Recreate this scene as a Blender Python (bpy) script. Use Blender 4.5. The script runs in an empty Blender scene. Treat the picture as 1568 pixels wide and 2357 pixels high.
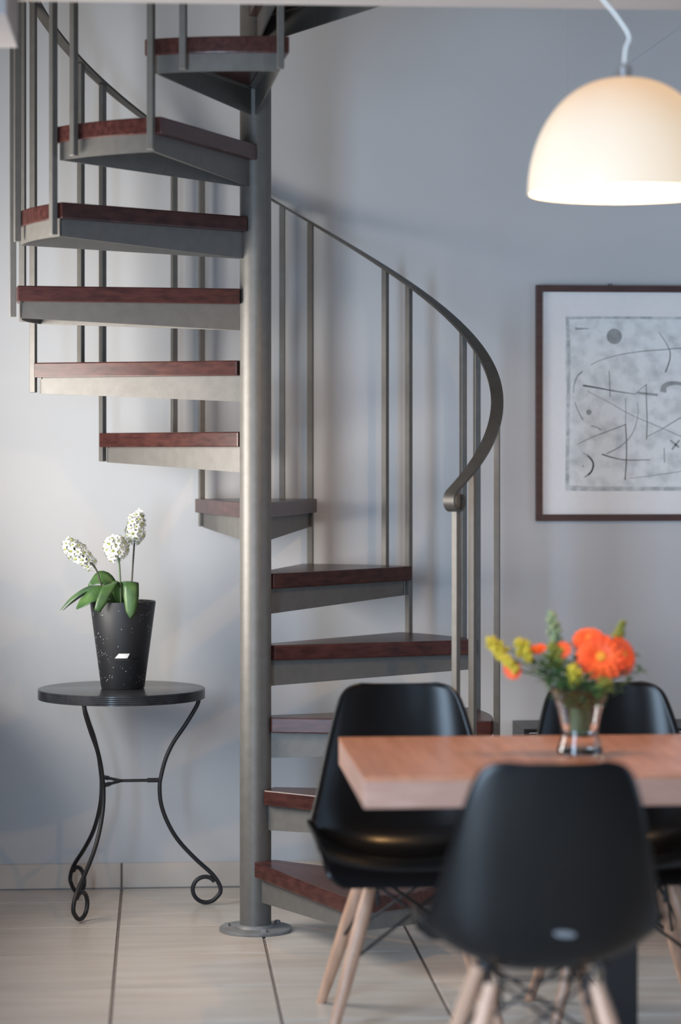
import bpy, bmesh, math, random
from mathutils import Vector, Matrix
random.seed(7)
PI = math.pi
R_ = math.radians
SC = bpy.context.scene
COL = SC.collection

# ------------------------------------------------------------------ camera
cd = bpy.data.cameras.new('camera')
cam = bpy.data.objects.new('camera', cd)
COL.objects.link(cam)
YAW = 4.22                                    # camera turned slightly right of the wall normal
cam.location = (-0.306, -7.796, 1.51)
cam.rotation_euler = (R_(90), 0, R_(-YAW))
cd.sensor_fit = 'VERTICAL'
cd.sensor_height = 36.0
cd.sensor_width = 24.0
cd.lens = 5680 / 2357 * 36.0
cd.shift_y = -137.5 / 2357
cd.clip_start = 0.1
cd.clip_end = 60
cd.dof.use_dof = True
cd.dof.focus_distance = 7.9
cd.dof.aperture_fstop = 1.35
SC.camera = cam

# ------------------------------------------------------------------ world, lights, exposure
w = bpy.data.worlds.new('world')
SC.world = w
w.use_nodes = True
bg = w.node_tree.nodes['Background']
bg.inputs[0].default_value = (1.0, 0.88, 0.75, 1)
bg.inputs[1].default_value = 0.38


def area(name, loc, rot, sx, sy, power, color, spread=180):
    l = bpy.data.lights.new(name, 'AREA')
    l.shape = 'RECTANGLE'
    l.size, l.size_y = sx, sy
    l.energy = power
    l.color = color
    l.spread = R_(spread)
    o = bpy.data.objects.new(name, l)
    COL.objects.link(o)
    o.location = loc
    o.rotation_euler = rot
    return o


# daylight in the left window (light points to +X), in the big window behind the camera and in the right window
# the left window's louvre blind throws its light slightly upwards
area('daylight_left', (-1.46, -0.45, 1.42), (R_(101), 0, R_(-90)), 1.0, 1.1, 56, (1.0, 0.95, 0.89), 150)
area('fill_left_far', (-1.46, -4.3, 1.25), (R_(90), 0, R_(-90)), 1.5, 2.1, 225, (0.56, 0.76, 1.0))  # cool fill light, added with an unseen second left window
area('daylight_rear', (-0.1, -9.6, 1.5), (R_(90), 0, 0), 1.6, 2.1, 30, (0.56, 0.76, 1.0))
area('daylight_right', (3.55, -1.7, 1.3), (R_(90), 0, R_(90)), 1.8, 1.6, 14, (0.50, 0.72, 1.0))

SC.view_settings.view_transform = 'Standard'
SC.view_settings.look = 'None'
SC.view_settings.exposure = 0.0
SC.view_settings.gamma = 1.0
SC.view_settings.use_curve_mapping = False


# ------------------------------------------------------------------ materials
def mat(name, color=(0.8, 0.8, 0.8), rough=0.5, metal=0.0, spec=0.5):
    m = bpy.data.materials.new(name)
    m.use_nodes = True
    b = m.node_tree.nodes['Principled BSDF']
    b.inputs['Base Color'].default_value = (*color, 1)
    b.inputs['Roughness'].default_value = rough
    b.inputs['Metallic'].default_value = metal
    b.inputs['Specular IOR Level'].default_value = spec
    return m


def nodes(m):
    return m.node_tree.nodes, m.node_tree.links, m.node_tree.nodes['Principled BSDF']


def noise_color(m, c1, c2, scale=(1, 1, 1), nscale=5.0, detail=6.0, lo=0.3, hi=0.7, bump=0.0, bscale=None, rnd=0.0):
    n, l, b = nodes(m)
    tc = n.new('ShaderNodeTexCoord')
    mp = n.new('ShaderNodeMapping')
    mp.inputs['Scale'].default_value = scale
    l.new(tc.outputs['Object'], mp.inputs['Vector'])
    vec = mp.outputs['Vector']
    oi = n.new('ShaderNodeObjectInfo')
    if rnd:
        add = n.new('ShaderNodeVectorMath')
        add.operation = 'ADD'
        sc = n.new('ShaderNodeVectorMath')
        sc.operation = 'SCALE'
        cmb = n.new('ShaderNodeCombineXYZ')
        for k in range(3):
            l.new(oi.outputs['Random'], cmb.inputs[k])
        l.new(cmb.outputs[0], sc.inputs[0])
        sc.inputs['Scale'].default_value = 37.0
        l.new(vec, add.inputs[0])
        l.new(sc.outputs[0], add.inputs[1])
        vec = add.outputs[0]
    nt = n.new('ShaderNodeTexNoise')
    nt.inputs['Scale'].default_value = nscale
    nt.inputs['Detail'].default_value = detail
    l.new(vec, nt.inputs['Vector'])
    cr = n.new('ShaderNodeValToRGB')
    cr.color_ramp.elements[0].position = lo
    cr.color_ramp.elements[1].position = hi
    cr.color_ramp.elements[0].color = (*c1, 1)
    cr.color_ramp.elements[1].color = (*c2, 1)
    l.new(nt.outputs['Fac'], cr.inputs['Fac'])
    out = cr.outputs['Color']
    if rnd:
        hs = n.new('ShaderNodeHueSaturation')
        mr = n.new('ShaderNodeMapRange')
        mr.inputs['To Min'].default_value = 1 - rnd
        mr.inputs['To Max'].default_value = 1 + rnd
        l.new(oi.outputs['Random'], mr.inputs['Value'])
        l.new(mr.outputs['Result'], hs.inputs['Value'])
        l.new(out, hs.inputs['Color'])
        out = hs.outputs['Color']
    l.new(out, b.inputs['Base Color'])
    if bump:
        bp = n.new('ShaderNodeBump')
        bp.inputs['Strength'].default_value = bump
        bp.inputs['Distance'].default_value = 0.002
        if bscale:
            n2 = n.new('ShaderNodeTexNoise')
            n2.inputs['Scale'].default_value = bscale
            n2.inputs['Detail'].default_value = 4
            l.new(tc.outputs['Object'], n2.inputs['Vector'])
            l.new(n2.outputs['Fac'], bp.inputs['Height'])
        else:
            l.new(nt.outputs['Fac'], bp.inputs['Height'])
        l.new(bp.outputs['Normal'], b.inputs['Normal'])
    return m


M = {}
M['wall'] = noise_color(mat('wall_paint', rough=0.75, spec=0.3), (0.515, 0.527, 0.545), (0.545, 0.557, 0.575), nscale=2.2, bump=0.12, bscale=70)
M['wall_dark'] = noise_color(mat('taupe_wall_paint', rough=0.8, spec=0.2), (0.26, 0.25, 0.25), (0.30, 0.29, 0.29), nscale=3)
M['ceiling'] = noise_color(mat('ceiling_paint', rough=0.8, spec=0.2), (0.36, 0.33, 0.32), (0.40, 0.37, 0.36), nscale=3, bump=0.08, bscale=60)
M['tile'] = noise_color(mat('beige_tile', rough=0.30), (0.525, 0.455, 0.39), (0.63, 0.57, 0.51), scale=(1.2, 7, 1), nscale=2.6, rnd=0.05)
M['grout'] = noise_color(mat('grout', rough=0.9), (0.16, 0.13, 0.12), (0.24, 0.20, 0.18), nscale=30)
M['steel'] = noise_color(mat('grey_painted_steel', rough=0.46, metal=0.32, spec=0.35), (0.134, 0.128, 0.118), (0.156, 0.149, 0.138), scale=(1, 1, 1), nscale=30, bump=0.10, bscale=240)
M['rail'] = noise_color(mat('dark_painted_steel', rough=0.45, metal=0.5), (0.07, 0.066, 0.06), (0.095, 0.09, 0.082), nscale=18, bump=0.08, bscale=200)
M['wood'] = noise_color(mat('mahogany', rough=0.27, spec=0.38), (0.032, 0.010, 0.009), (0.078, 0.026, 0.021), scale=(2.2, 22, 22), nscale=3.0, rnd=0.18, bump=0.08)
M['rust'] = noise_color(mat('worn_steel_plate', rough=0.6, metal=0.4), (0.20, 0.20, 0.20), (0.34, 0.34, 0.34), nscale=14, bump=0.2, bscale=60)
M['iron'] = noise_color(mat('black_wrought_iron', rough=0.45, metal=0.2), (0.010, 0.010, 0.012), (0.022, 0.022, 0.025), nscale=20)
M['tabletop_black'] = noise_color(mat('black_table_top', rough=0.2), (0.016, 0.017, 0.02), (0.035, 0.037, 0.042), nscale=18)
M['plastic'] = mat('black_shell_plastic', (0.0045, 0.0046, 0.005), 0.25, 0.0, 0.27)
M['blackmetal'] = mat('black_rod', (0.012, 0.012, 0.014), 0.4, 0.3)
M['beech'] = noise_color(mat('beech_leg', rough=0.4), (0.40, 0.225, 0.145), (0.52, 0.315, 0.215), scale=(12, 12, 1.5), nscale=4, rnd=0.06)
M['table_wood'] = noise_color(mat('table_wood', rough=0.26), (0.44, 0.18, 0.095), (0.54, 0.245, 0.145), scale=(14, 1.0, 1), nscale=2.2)
M['table_edge'] = noise_color(mat('table_edge_wood', rough=0.4), (0.37, 0.20, 0.145), (0.45, 0.26, 0.195), scale=(3, 1, 12), nscale=3)
M['black_leg'] = mat('black_table_leg', (0.012, 0.012, 0.014), 0.4)
M['frame_wood'] = noise_color(mat('brown_frame_wood', rough=0.4), (0.055, 0.027, 0.025), (0.085, 0.042, 0.038), scale=(3, 3, 20), nscale=4)
M['mat_board'] = noise_color(mat('mat_board', rough=0.85), (0.83, 0.83, 0.84), (0.86, 0.86, 0.87), nscale=60)
M['print'] = noise_color(mat('print_paper', rough=0.85), (0.54, 0.58, 0.60), (0.80, 0.84, 0.86), nscale=22, detail=12, lo=0.26, hi=0.58)
M['ink'] = mat('ink_black', (0.06, 0.065, 0.075), 0.9)
M['ink_grey'] = noise_color(mat('ink_grey', rough=0.9), (0.27, 0.29, 0.30), (0.38, 0.40, 0.41), nscale=40)
M['ink_edge'] = noise_color(mat('ink_wash', rough=0.9), (0.36, 0.40, 0.41), (0.68, 0.71, 0.73), nscale=45, detail=10)
M['black_cab'] = mat('black_cabinet', (0.014, 0.015, 0.018), 0.35)
M['silver'] = mat('silver_slat', (0.72, 0.74, 0.78), 0.3, 0.6)
M['leaf'] = noise_color(mat('leaf_green', rough=0.4), (0.020, 0.065, 0.022), (0.085, 0.17, 0.045), nscale=16, rnd=0.25)
M['stem'] = mat('stem_green', (0.07, 0.12, 0.045), 0.5)
M['darkstem'] = mat('stem_dark', (0.05, 0.05, 0.035), 0.5)
M['petal_white'] = mat('petal_white', (0.66, 0.68, 0.64), 0.6)
M['floret_eye'] = mat('floret_eye', (0.42, 0.46, 0.10), 0.6)
M['floret_dark'] = mat('floret_dark', (0.03, 0.04, 0.03), 0.6)
M['soil'] = noise_color(mat('soil', rough=0.95), (0.012, 0.010, 0.008), (0.04, 0.03, 0.022), nscale=60, bump=0.6)
M['orange'] = noise_color(mat('petal_orange', rough=0.55), (0.80, 0.055, 0.010), (0.92, 0.13, 0.015), nscale=25)
M['orange_eye'] = mat('flower_eye', (0.75, 0.28, 0.02), 0.7)
M['yellow'] = noise_color(mat('goldenrod_yellow', rough=0.6), (0.42, 0.33, 0.02), (0.62, 0.50, 0.06), nscale=30)
M['olive'] = noise_color(mat('olive_sprig', rough=0.6), (0.12, 0.14, 0.02), (0.26, 0.25, 0.04), nscale=30)
M['sage'] = noise_color(mat('sage_sprig', rough=0.6), (0.14, 0.20, 0.13), (0.28, 0.33, 0.16), nscale=30)
M['white_cord'] = mat('white_cord', (0.75, 0.77, 0.76), 0.5)
M['chrome'] = mat('lamp_cap_metal', (0.45, 0.45, 0.47), 0.3, 0.8)
M['white'] = mat('white_plastic', (0.78, 0.78, 0.77), 0.5)
M['sticker'] = mat('pale_sticker', (0.17, 0.175, 0.19), 0.4)
M['window_frame'] = mat('window_frame_white', (0.8, 0.8, 0.8), 0.4)
M['sofa'] = noise_color(mat('grey_fabric', rough=0.9), (0.16, 0.15, 0.15), (0.22, 0.21, 0.20), nscale=80)


def speckled_pot():
    m = mat('speckled_charcoal', rough=0.5)
    n, l, b = nodes(m)
    tc = n.new('ShaderNodeTexCoord')
    v = n.new('ShaderNodeTexVoronoi')
    v.inputs['Scale'].default_value = 120
    l.new(tc.outputs['Object'], v.inputs['Vector'])
    lt = n.new('ShaderNodeMath')
    lt.operation = 'LESS_THAN'
    lt.inputs[1].default_value = 0.20
    l.new(v.outputs['Distance'], lt.inputs[0])
    big = n.new('ShaderNodeTexNoise')
    big.inputs['Scale'].default_value = 22
    l.new(tc.outputs['Object'], big.inputs['Vector'])
    gt = n.new('ShaderNodeMath')
    gt.operation = 'GREATER_THAN'
    gt.inputs[1].default_value = 0.56
    l.new(big.outputs['Fac'], gt.inputs[0])
    mu = n.new('ShaderNodeMath')
    mu.operation = 'MULTIPLY'
    l.new(lt.outputs[0], mu.inputs[0])
    l.new(gt.outputs[0], mu.inputs[1])
    mx = n.new('ShaderNodeMix')
    mx.data_type = 'RGBA'
    mx.inputs[6].default_value = (0.013, 0.014, 0.017, 1)
    mx.inputs[7].default_value = (0.35, 0.36, 0.36, 1)
    l.new(mu.outputs[0], mx.inputs[0])
    l.new(mx.outputs[2], b.inputs['Base Color'])
    return m


M['pot'] = speckled_pot()


def glass(name, thin=False, tint=(1, 1, 1)):
    m = bpy.data.materials.new(name)
    m.use_nodes = True
    n, l = m.node_tree.nodes, m.node_tree.links
    n.remove(n['Principled BSDF'])
    out = n['Material Output']
    if thin:
        tr = n.new('ShaderNodeBsdfTransparent')
        gl = n.new('ShaderNodeBsdfGlossy')
        gl.inputs['Roughness'].default_value = 0.08
        mx = n.new('ShaderNodeMixShader')
        mx.inputs[0].default_value = 0.05
        l.new(tr.outputs[0], mx.inputs[1])
        l.new(gl.outputs[0], mx.inputs[2])
        l.new(mx.outputs[0], out.inputs[0])
    else:
        g = n.new('ShaderNodeBsdfGlass')
        g.inputs['IOR'].default_value = 1.45
        g.inputs['Color'].default_value = (*tint, 1)
        l.new(g.outputs[0], out.inputs[0])
    return m


M['glass'] = glass('vase_glass')
M['pane'] = glass('picture_glass', thin=True)


def glow(name, c1, c2, s1, s2, z0, z1):
    """lit opal glass: it emits, a little warmer towards its crown"""
    m = mat(name, (0.45, 0.42, 0.38), 0.3)
    n, l, b = nodes(m)
    tc = n.new('ShaderNodeTexCoord')
    sp = n.new('ShaderNodeSeparateXYZ')
    l.new(tc.outputs['Object'], sp.inputs[0])
    mr = n.new('ShaderNodeMapRange')
    mr.inputs['From Min'].default_value = z0
    mr.inputs['From Max'].default_value = z1
    l.new(sp.outputs['Z'], mr.inputs['Value'])
    mx = n.new('ShaderNodeMix')
    mx.data_type = 'RGBA'
    mx.inputs[6].default_value = (*c1, 1)
    mx.inputs[7].default_value = (*c2, 1)
    l.new(mr.outputs[0], mx.inputs[0])
    l.new(mx.outputs[2], b.inputs['Emission Color'])
    m2 = n.new('ShaderNodeMapRange')
    m2.inputs['From Min'].default_value = z0
    m2.inputs['From Max'].default_value = z1
    m2.inputs['To Min'].default_value = s1
    m2.inputs['To Max'].default_value = s2
    l.new(sp.outputs['Z'], m2.inputs['Value'])
    l.new(m2.outputs[0], b.inputs['Emission Strength'])
    return m


M['opal'] = glow('opal_glass_lit', (1.0, 0.75, 0.46), (1.0, 0.57, 0.23), 0.59, 0.64, 0.13, 0.285)
M['opal_in'] = glow('opal_inner_lit', (1.0, 0.93, 0.80), (1.0, 0.88, 0.70), 1.6, 1.6, 0.0, 0.28)


# ------------------------------------------------------------------ mesh helpers
class MB:
    def __init__(self):
        self.v, self.f, self.mi = [], [], []
        self.cur = 0

    def add(self, vs, fs):
        b = len(self.v)
        self.v += [tuple(p) for p in vs]
        for f in fs:
            self.f.append([b + i for i in f])
            self.mi.append(self.cur)
        return self

    def box(self, c, s, m=None):
        x, y, z = s[0] / 2, s[1] / 2, s[2] / 2
        vs = [Vector((i * x, j * y, k * z)) for k in (-1, 1) for j in (-1, 1) for i in (-1, 1)]
        if m is not None:
            vs = [m @ p for p in vs]
        vs = [p + Vector(c) for p in vs]
        return self.add(vs, [(0, 2, 3, 1), (4, 5, 7, 6), (0, 1, 5, 4), (2, 6, 7, 3), (0, 4, 6, 2), (1, 3, 7, 5)])

    def prism(self, bot, top):
        n = len(bot)
        self.add(list(bot) + list(top), [tuple(reversed(range(n))), tuple(range(n, 2 * n))] + [(i, (i + 1) % n, n + (i + 1) % n, n + i) for i in range(n)])
        return self

    def tube(self, pts, r, n=10, cap=True):
        pts = [Vector(p) for p in pts]
        rs = r if isinstance(r, (list, tuple)) else [r] * len(pts)
        t0 = (pts[1] - pts[0]).normalized()
        up = Vector((0, 0, 1)) if abs(t0.z) < 0.9 else Vector((1, 0, 0))
        u = t0.cross(up).normalized()
        vs = []
        for i, p in enumerate(pts):
            a = pts[max(0, i - 1)]
            b = pts[min(len(pts) - 1, i + 1)]
            t = (b - a).normalized()
            u = (u - t * u.dot(t)).normalized()
            w2 = t.cross(u)
            for k in range(n):
                an = 2 * PI * k / n
                vs.append(p + (u * math.cos(an) + w2 * math.sin(an)) * rs[i])
        fs = []
        for i in range(len(pts) - 1):
            for k in range(n):
                fs.append((i * n + k, i * n + (k + 1) % n, (i + 1) * n + (k + 1) % n, (i + 1) * n + k))
        if cap:
            fs.append(tuple(reversed(range(n))))
            L = (len(pts) - 1) * n
            fs.append(tuple(range(L, L + n)))
        return self.add(vs, fs)

    def lathe(self, prof, n=48, c=(0, 0, 0), close=False):
        vs = []
        for (r, z) in prof:
            for k in range(n):
                a = 2 * PI * k / n
                vs.append((c[0] + r * math.cos(a), c[1] + r * math.sin(a), c[2] + z))
        fs = []
        m = len(prof)
        for i in range(m if close else m - 1):
            j = (i + 1) % m
            for k in range(n):
                fs.append((i * n + k, i * n + (k + 1) % n, j * n + (k + 1) % n, j * n + k))
        if not close:
            if prof[0][0] > 1e-5:
                fs.append(tuple(reversed(range(n))))
            if prof[-1][0] > 1e-5:
                fs.append(tuple(range((m - 1) * n, m * n)))
        return self.add(vs, fs)

    def build(self, name, material, parent=None, smooth=None, bevel=0.0, seg=2, loc=None):
        me = bpy.data.meshes.new(name)
        me.from_pydata(self.v, [], self.f)
        bm = bmesh.new()
        bm.from_mesh(me)
        bmesh.ops.remove_doubles(bm, verts=bm.verts, dist=1e-6)
        bmesh.ops.recalc_face_normals(bm, faces=bm.faces)
        if bevel:
            es = [e for e in bm.edges if len(e.link_faces) == 2 and e.calc_face_angle(0) > R_(30)]
            bmesh.ops.bevel(bm, geom=es, offset=bevel, segments=seg, profile=0.6, affect='EDGES', clamp_overlap=True)
        bm.to_mesh(me)
        bm.free()
        mats = material if isinstance(material, (list, tuple)) else [material]
        for q in mats:
            me.materials.append(q)
        if len(mats) > 1 and len(me.polygons) == len(self.mi):
            for p, k in zip(me.polygons, self.mi):
                p.material_index = k
        if smooth is not None:
            for p in me.polygons:
                p.use_smooth = True
            me.set_sharp_from_angle(angle=R_(smooth))
        o = bpy.data.objects.new(name, me)
        COL.objects.link(o)
        if parent is not None:
            o.parent = parent
        if loc is not None:
            o.location = loc
        return o


def spline(pts, n=8):
    pts = [Vector(p) for p in pts]
    P = [pts[0] * 2 - pts[1]] + pts + [pts[-1] * 2 - pts[-2]]
    out = []
    for i in range(1, len(P) - 2):
        for k in range(n):
            t = k / n
            a, b, c, d = P[i - 1], P[i], P[i + 1], P[i + 2]
            out.append(0.5 * ((2 * b) + (c - a) * t + (2 * a - 5 * b + 4 * c - d) * t * t + (3 * b - a - 3 * c + d) * t ** 3))
    out.append(pts[-1])
    return out


def tag(o, label, cat, group=None):
    o['label'] = label
    o['category'] = cat
    if group:
        o['group'] = group
    return o


def thing(name, label, cat, loc=(0, 0, 0), rz=0.0, group=None):
    o = bpy.data.objects.new(name, None)
    COL.objects.link(o)
    o.empty_display_size = 0.05
    o.location = loc
    o.rotation_euler = (0, 0, rz)
    return tag(o, label, cat, group)


def struct(o):
    o['kind'] = 'structure'
    return o


def copy_tree(o, parent=None):
    c = o.copy()
    COL.objects.link(c)
    if parent is not None:
        c.parent = parent
    for ch in list(o.children):
        copy_tree(ch, c)
    return c


# ------------------------------------------------------------------ setting
WALL_Y = 0.79
floor = struct(MB().box((1.10, -4.6, -0.0235), (5.7, 10.9, 0.04)).build('floor', M['grout']))
# tiles one by one where the photograph shows them, 455 x 445 mm
PX, PY, G = 0.455, 0.445, 0.0095
tile_me = {}
for i in range(-4, 6):
    x0 = 0.022 + i * PX
    for j in range(-9, 2):
        y1 = 0.530 + j * PY + (PY if j == 1 else 0)
        y0 = 0.530 + (j - 1) * PY
        if j == 1:
            y0, y1 = 0.530, WALL_Y - 0.012
        else:
            y1 = 0.530 + j * PY
        key = 'cut' if j == 1 else 'full'
        cx, cy = x0 + PX / 2, (y0 + y1) / 2
        if key not in tile_me:
            gy = 0.0105
            t = MB().box((0, 0, -0.004), (PX - G, y1 - y0 - gy, 0.008)).build('tile', M['tile'], floor, bevel=0.0012, seg=1)
            tile_me[key] = t.data
        else:
            t = bpy.data.objects.new('tile', tile_me[key])
            COL.objects.link(t)
            t.parent = floor
        t.location = (cx, cy, random.uniform(-0.0004, 0.0002))
# far part of the floor, out of the frame, in two plain slabs of the same tile
MB().box((0.85, (-9.9 + 0.530 - 10 * PY) / 2, -0.005), (6.0, 9.9 + 0.530 - 10 * PY, 0.008)).build('tile_field', M['tile'], floor)
MB().box((3.3, -1.6, -0.005), (1.0, 4.6, 0.008)).build('tile_field', M['tile'], floor)

struct(MB().box((0.85, WALL_Y + 0.06, 2.6), (6.4, 0.12, 5.3)).build('wall_back', M['wall']))
# left wall with window openings (outside the frame)
WX = -1.5
wl = MB()
wl.box((WX - 0.06, 0.465, 1.35), (0.12, 0.73, 2.7))
wl.box((WX - 0.06, -2.25, 1.35), (0.12, 2.50, 2.7))
wl.box((WX - 0.06, -7.55, 1.35), (0.12, 4.90, 2.7))
wl.box((WX - 0.06, -0.45, 0.42), (0.12, 1.11, 0.84))
wl.box((WX - 0.06, -0.45, 2.43), (0.12, 1.11, 0.54))
wl.box((WX - 0.06, -4.30, 2.55), (0.12, 1.60, 0.30))
wl.box((WX - 0.06, -4.6, 4.0), (0.12, 11, 2.6))
struct(wl.build('wall_left', M['wall']))
for nm, yc, zc, hy, hz in (('window_1', -0.45, 1.50, 0.525, 0.63), ('window_added', -4.30, 1.20, 0.77, 1.17)):  # the second window is unseen, added to hold the cool fill light
    win = struct(bpy.data.objects.new(nm, None))
    COL.objects.link(win)
    win.location = (WX - 0.03, yc, zc)
    wf = MB()
    for q in (-1, 1):
        wf.box((0, q * hy, 0), (0.06, 0.06, 2 * hz + 0.06))
        wf.box((0, 0, q * hz), (0.06, 2 * hy, 0.06))
    wf.build('window_frame', M['window_frame'], win)

# right wall and rear wall, outside the frame
struct(MB().box((3.85, -4.6, 2.6), (0.12, 10.9, 5.3)).build('wall_right', M['wall_dark']))
struct(MB().box((0.85, -10.0, 2.6), (6.4, 0.12, 5.3)).build('wall_front', M['wall_dark']))

# upper floor slab in front of the stairwell
EDGE_Y = -1.235
struct(MB().box((0.93, (EDGE_Y - 9.95) / 2, 2.81), (5.8, EDGE_Y + 9.95, 0.22)).build('ceiling', M['ceiling'], bevel=0.006))
struct(MB().box((0.93, -0.2, 5.22), (5.8, 2.3, 0.1)).build('ceiling_upper', M['ceiling']))
# dropped corner box of the ceiling at the left
struct(MB().box((-1.325, EDGE_Y - 0.27, 2.637), (1.30, 0.50, 0.126)).build('trim_1', M['ceiling'], bevel=0.004))
# thin panel added on the wall at the right to shape a diagonal shadow edge
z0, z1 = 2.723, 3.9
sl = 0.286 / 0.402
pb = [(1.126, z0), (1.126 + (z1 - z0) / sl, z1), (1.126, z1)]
struct(MB().prism([(x, WALL_Y - 0.006, z) for x, z in pb], [(x, WALL_Y + 0.005, z) for x, z in pb]).build('shadow_edge_panel', M['wall']))

# baseboard of cut tiles
bb = struct(MB().box((0.85, WALL_Y - 0.002, 0.044), (5.6, 0.004, 0.085)).build('baseboard_back', M['grout']))
for i in range(-5, 7):
    x0 = 0.022 + i * PX
    MB().box((0, 0, 0), (PX - 0.007, 0.010, 0.0855)).build('tile', M['tile'], bb, bevel=0.0015, seg=1, loc=(x0 + PX / 2, WALL_Y - 0.006, 0.0445))

# ------------------------------------------------------------------ spiral staircase
st = thing('spiral_staircase', 'grey steel spiral staircase with mahogany treads winding up round a round pole', 'staircase')
RISE, STEP = 0.225, 28.54
RC, RT, RB = 0.0498, 0.750, 0.7625
TH = 0.048          # tread thickness
NST = 13


def front(n):       # plan angle of a step's front edge, clockwise from +Y
    return 12.45 + YAW + (6 - n) * STEP


def rad(a, r, t=0.0, z=0.0):      # point at plan angle a, radius r, shifted t along the clockwise tangent
    a = R_(a)
    return Vector((r * math.sin(a) + t * math.cos(a), r * math.cos(a) - t * math.sin(a), z))


MB().lathe([(RC, 0.008), (RC, 4.2)], 48).build('centre_pole', M['steel'], st, smooth=40)
bp = MB().lathe([(0.105, 0.0), (0.114, 0.0), (0.115, 0.002), (0.115, 0.009), (0.112, 0.011), (RC, 0.011), (RC, 0.0)], 56).build('base_plate', M['rust'], st, smooth=35)
MB().lathe([(RC, 0.010), (RC + 0.010, 0.011), (RC + 0.006, 0.016), (RC, 0.021)], 40).build('weld_bead', M['rust'], bp, smooth=60)
for a in (50, 165, 285):
    p = rad(a, 0.093)
    MB().lathe([(0.010, 0.0), (0.010, 0.007), (0.007, 0.009)], 6, (0, 0, 0)).build('bolt', M['rust'], bp, loc=(p.x, p.y, 0.011))

OFF = 0.027
for n in range(1, NST + 1):
    zt = n * RISE
    f = front(n)
    b = f - STEP
    zb = zt - TH
    gap = 0.004
    hz_in, hz_out = 0.078, 0.047
    mb = MB()
    ro = RT - 0.010
    # two tapered side plates, 6 mm thick, from pole to rim
    for a, s in ((f, -1), (b, 1)):
        t0, t1 = (0.0, s * 0.006)
        lo = []
        for (r, h) in ((RC - 0.003, hz_in), (ro, hz_out)):
            lo.append((r, h))
        q = []
        for t in (t0, t1):
            q.append([rad(a, lo[0][0], t, zb - gap - lo[0][1]), rad(a, lo[1][0], t, zb - gap - lo[1][1]), rad(a, lo[1][0], t, zb - gap), rad(a, lo[0][0], t, zb - gap)])
        mb.prism(q[0], q[1])
        # narrow flange carrying the wood
        q = []
        for zz in (zb - gap, zb):
            q.append([rad(a, RC, 0, zz), rad(a, ro - 0.01, 0, zz), rad(a, ro - 0.01, s * 0.03, zz), rad(a, RC + 0.05, s * 0.03, zz)])
        mb.prism(q[0], q[1])
    # curved rim plate
    K = 8
    for k in range(K):
        a0, a1 = f + (b - f) * k / K, f + (b - f) * (k + 1) / K
        mb.prism([rad(a0, ro, 0, zb - gap - hz_out), rad(a1, ro, 0, zb - gap - hz_out), rad(a1, ro - 0.006, 0, zb - gap - hz_out), rad(a0, ro - 0.006, 0, zb - gap - hz_out)],
                 [rad(a0, ro, 0, zb), rad(a1, ro, 0, zb), rad(a1, ro - 0.006, 0, zb), rad(a0, ro - 0.006, 0, zb)])
    br = mb.build('step_bracket', M['steel'], st)
    # tread
    of = math.degrees(math.asin(OFF / RT))
    pl = [rad(f, RC + 0.004, OFF)]
    A0, A1 = f + of, b - of
    for k in range(15):
        a = A0 + (A1 - A0) * k / 14
        pl.append(rad(a, RT))
    pl.append(rad(b, RC + 0.004, -OFF))
    # built in the step's own frame so the grain runs along it
    mid = (f + b) / 2
    rot = Matrix.Rotation(R_(mid - 90), 3, 'Z')
    loc = [rot @ p for p in pl]
    tr = MB().prism([(p.x, p.y, -TH) for p in loc], [(p.x, p.y, 0) for p in loc]).build('wooden_tread', M['wood'], br, bevel=0.004, seg=2)
    tr.rotation_euler = (0, 0, -R_(mid - 90))
    tr.location = (0, 0, zt)

RAIL0 = 0.952


def rail_z(a):      # underside of the handrail at plan angle a
    n = 6 - (a - YAW - 12.45) / STEP
    return n * RISE + RAIL0


def baluster(a, zlo, a_low=None):
    zhi = rail_z(a) + 0.002
    p1 = rad(a, RB, 0, zhi)
    p0 = rad(a if a_low is None else a_low, RB, 0, zlo)
    h = 0.0098
    q = []
    for p in (p0, p1):
        e = rad(a, 1).normalized()
        t = Vector((e.y, -e.x, 0))
        q.append([p + e * h + t * h, p - e * h + t * h, p - e * h - t * h, p + e * h - t * h])
    o = MB().prism(*q).build('baluster', M['steel'], st, bevel=0.0015, seg=1)
    return o


for n in range(2, NST + 1):
    baluster(front(n), (n - 1) * RISE - TH - 0.048)           # at the front corner, down to the step below
    baluster(front(n) - 7.44, n * RISE - TH - 0.048)          # a second one on the step's own rim
A_END = 128.2 + YAW

# handrail: flat bar following the helix, curled under at its lower end
pts = []
a = front(NST) - 26
while a < A_END:
    pts.append((rad(a, RB, 0, rail_z(a) + 0.004), rad(a, 1)))
    a += 2.0
end = rad(A_END, RB, 0, rail_z(A_END) + 0.004)
e = rad(A_END, 1).normalized()
tan = (rad(A_END + 0.5, RB, 0, rail_z(A_END + 0.5)) - rad(A_END, RB, 0, rail_z(A_END))).normalized()
dn = tan.cross(e)
if dn.z > 0:
    dn = -dn
rc = 0.033
for k in range(0, 16):
    ph = R_(k * 19)
    r2 = rc * (1.0 - 0.018 * k)
    pts.append((end + dn * rc + (tan * math.sin(ph) - dn * math.cos(ph)) * r2 + tan * 0.0, e))
hw, ht = 0.0195, 0.004
vs, fs = [], []
for i, (p, e2) in enumerate(pts):
    t = (pts[min(i + 1, len(pts) - 1)][0] - pts[max(i - 1, 0)][0]).normalized()
    nn = t.cross(e2).normalized()
    for (x, y) in ((-hw, -ht), (hw, -ht), (hw, ht), (-hw, ht)):
        vs.append(p + e2 * x + nn * y)
for i in range(len(pts) - 1):
    for k in range(4):
        fs.append((i * 4 + k, i * 4 + (k + 1) % 4, i * 4 + 4 + (k + 1) % 4, i * 4 + 4 + k))
fs.append((3, 2, 1, 0))
L = len(vs) - 4
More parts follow.
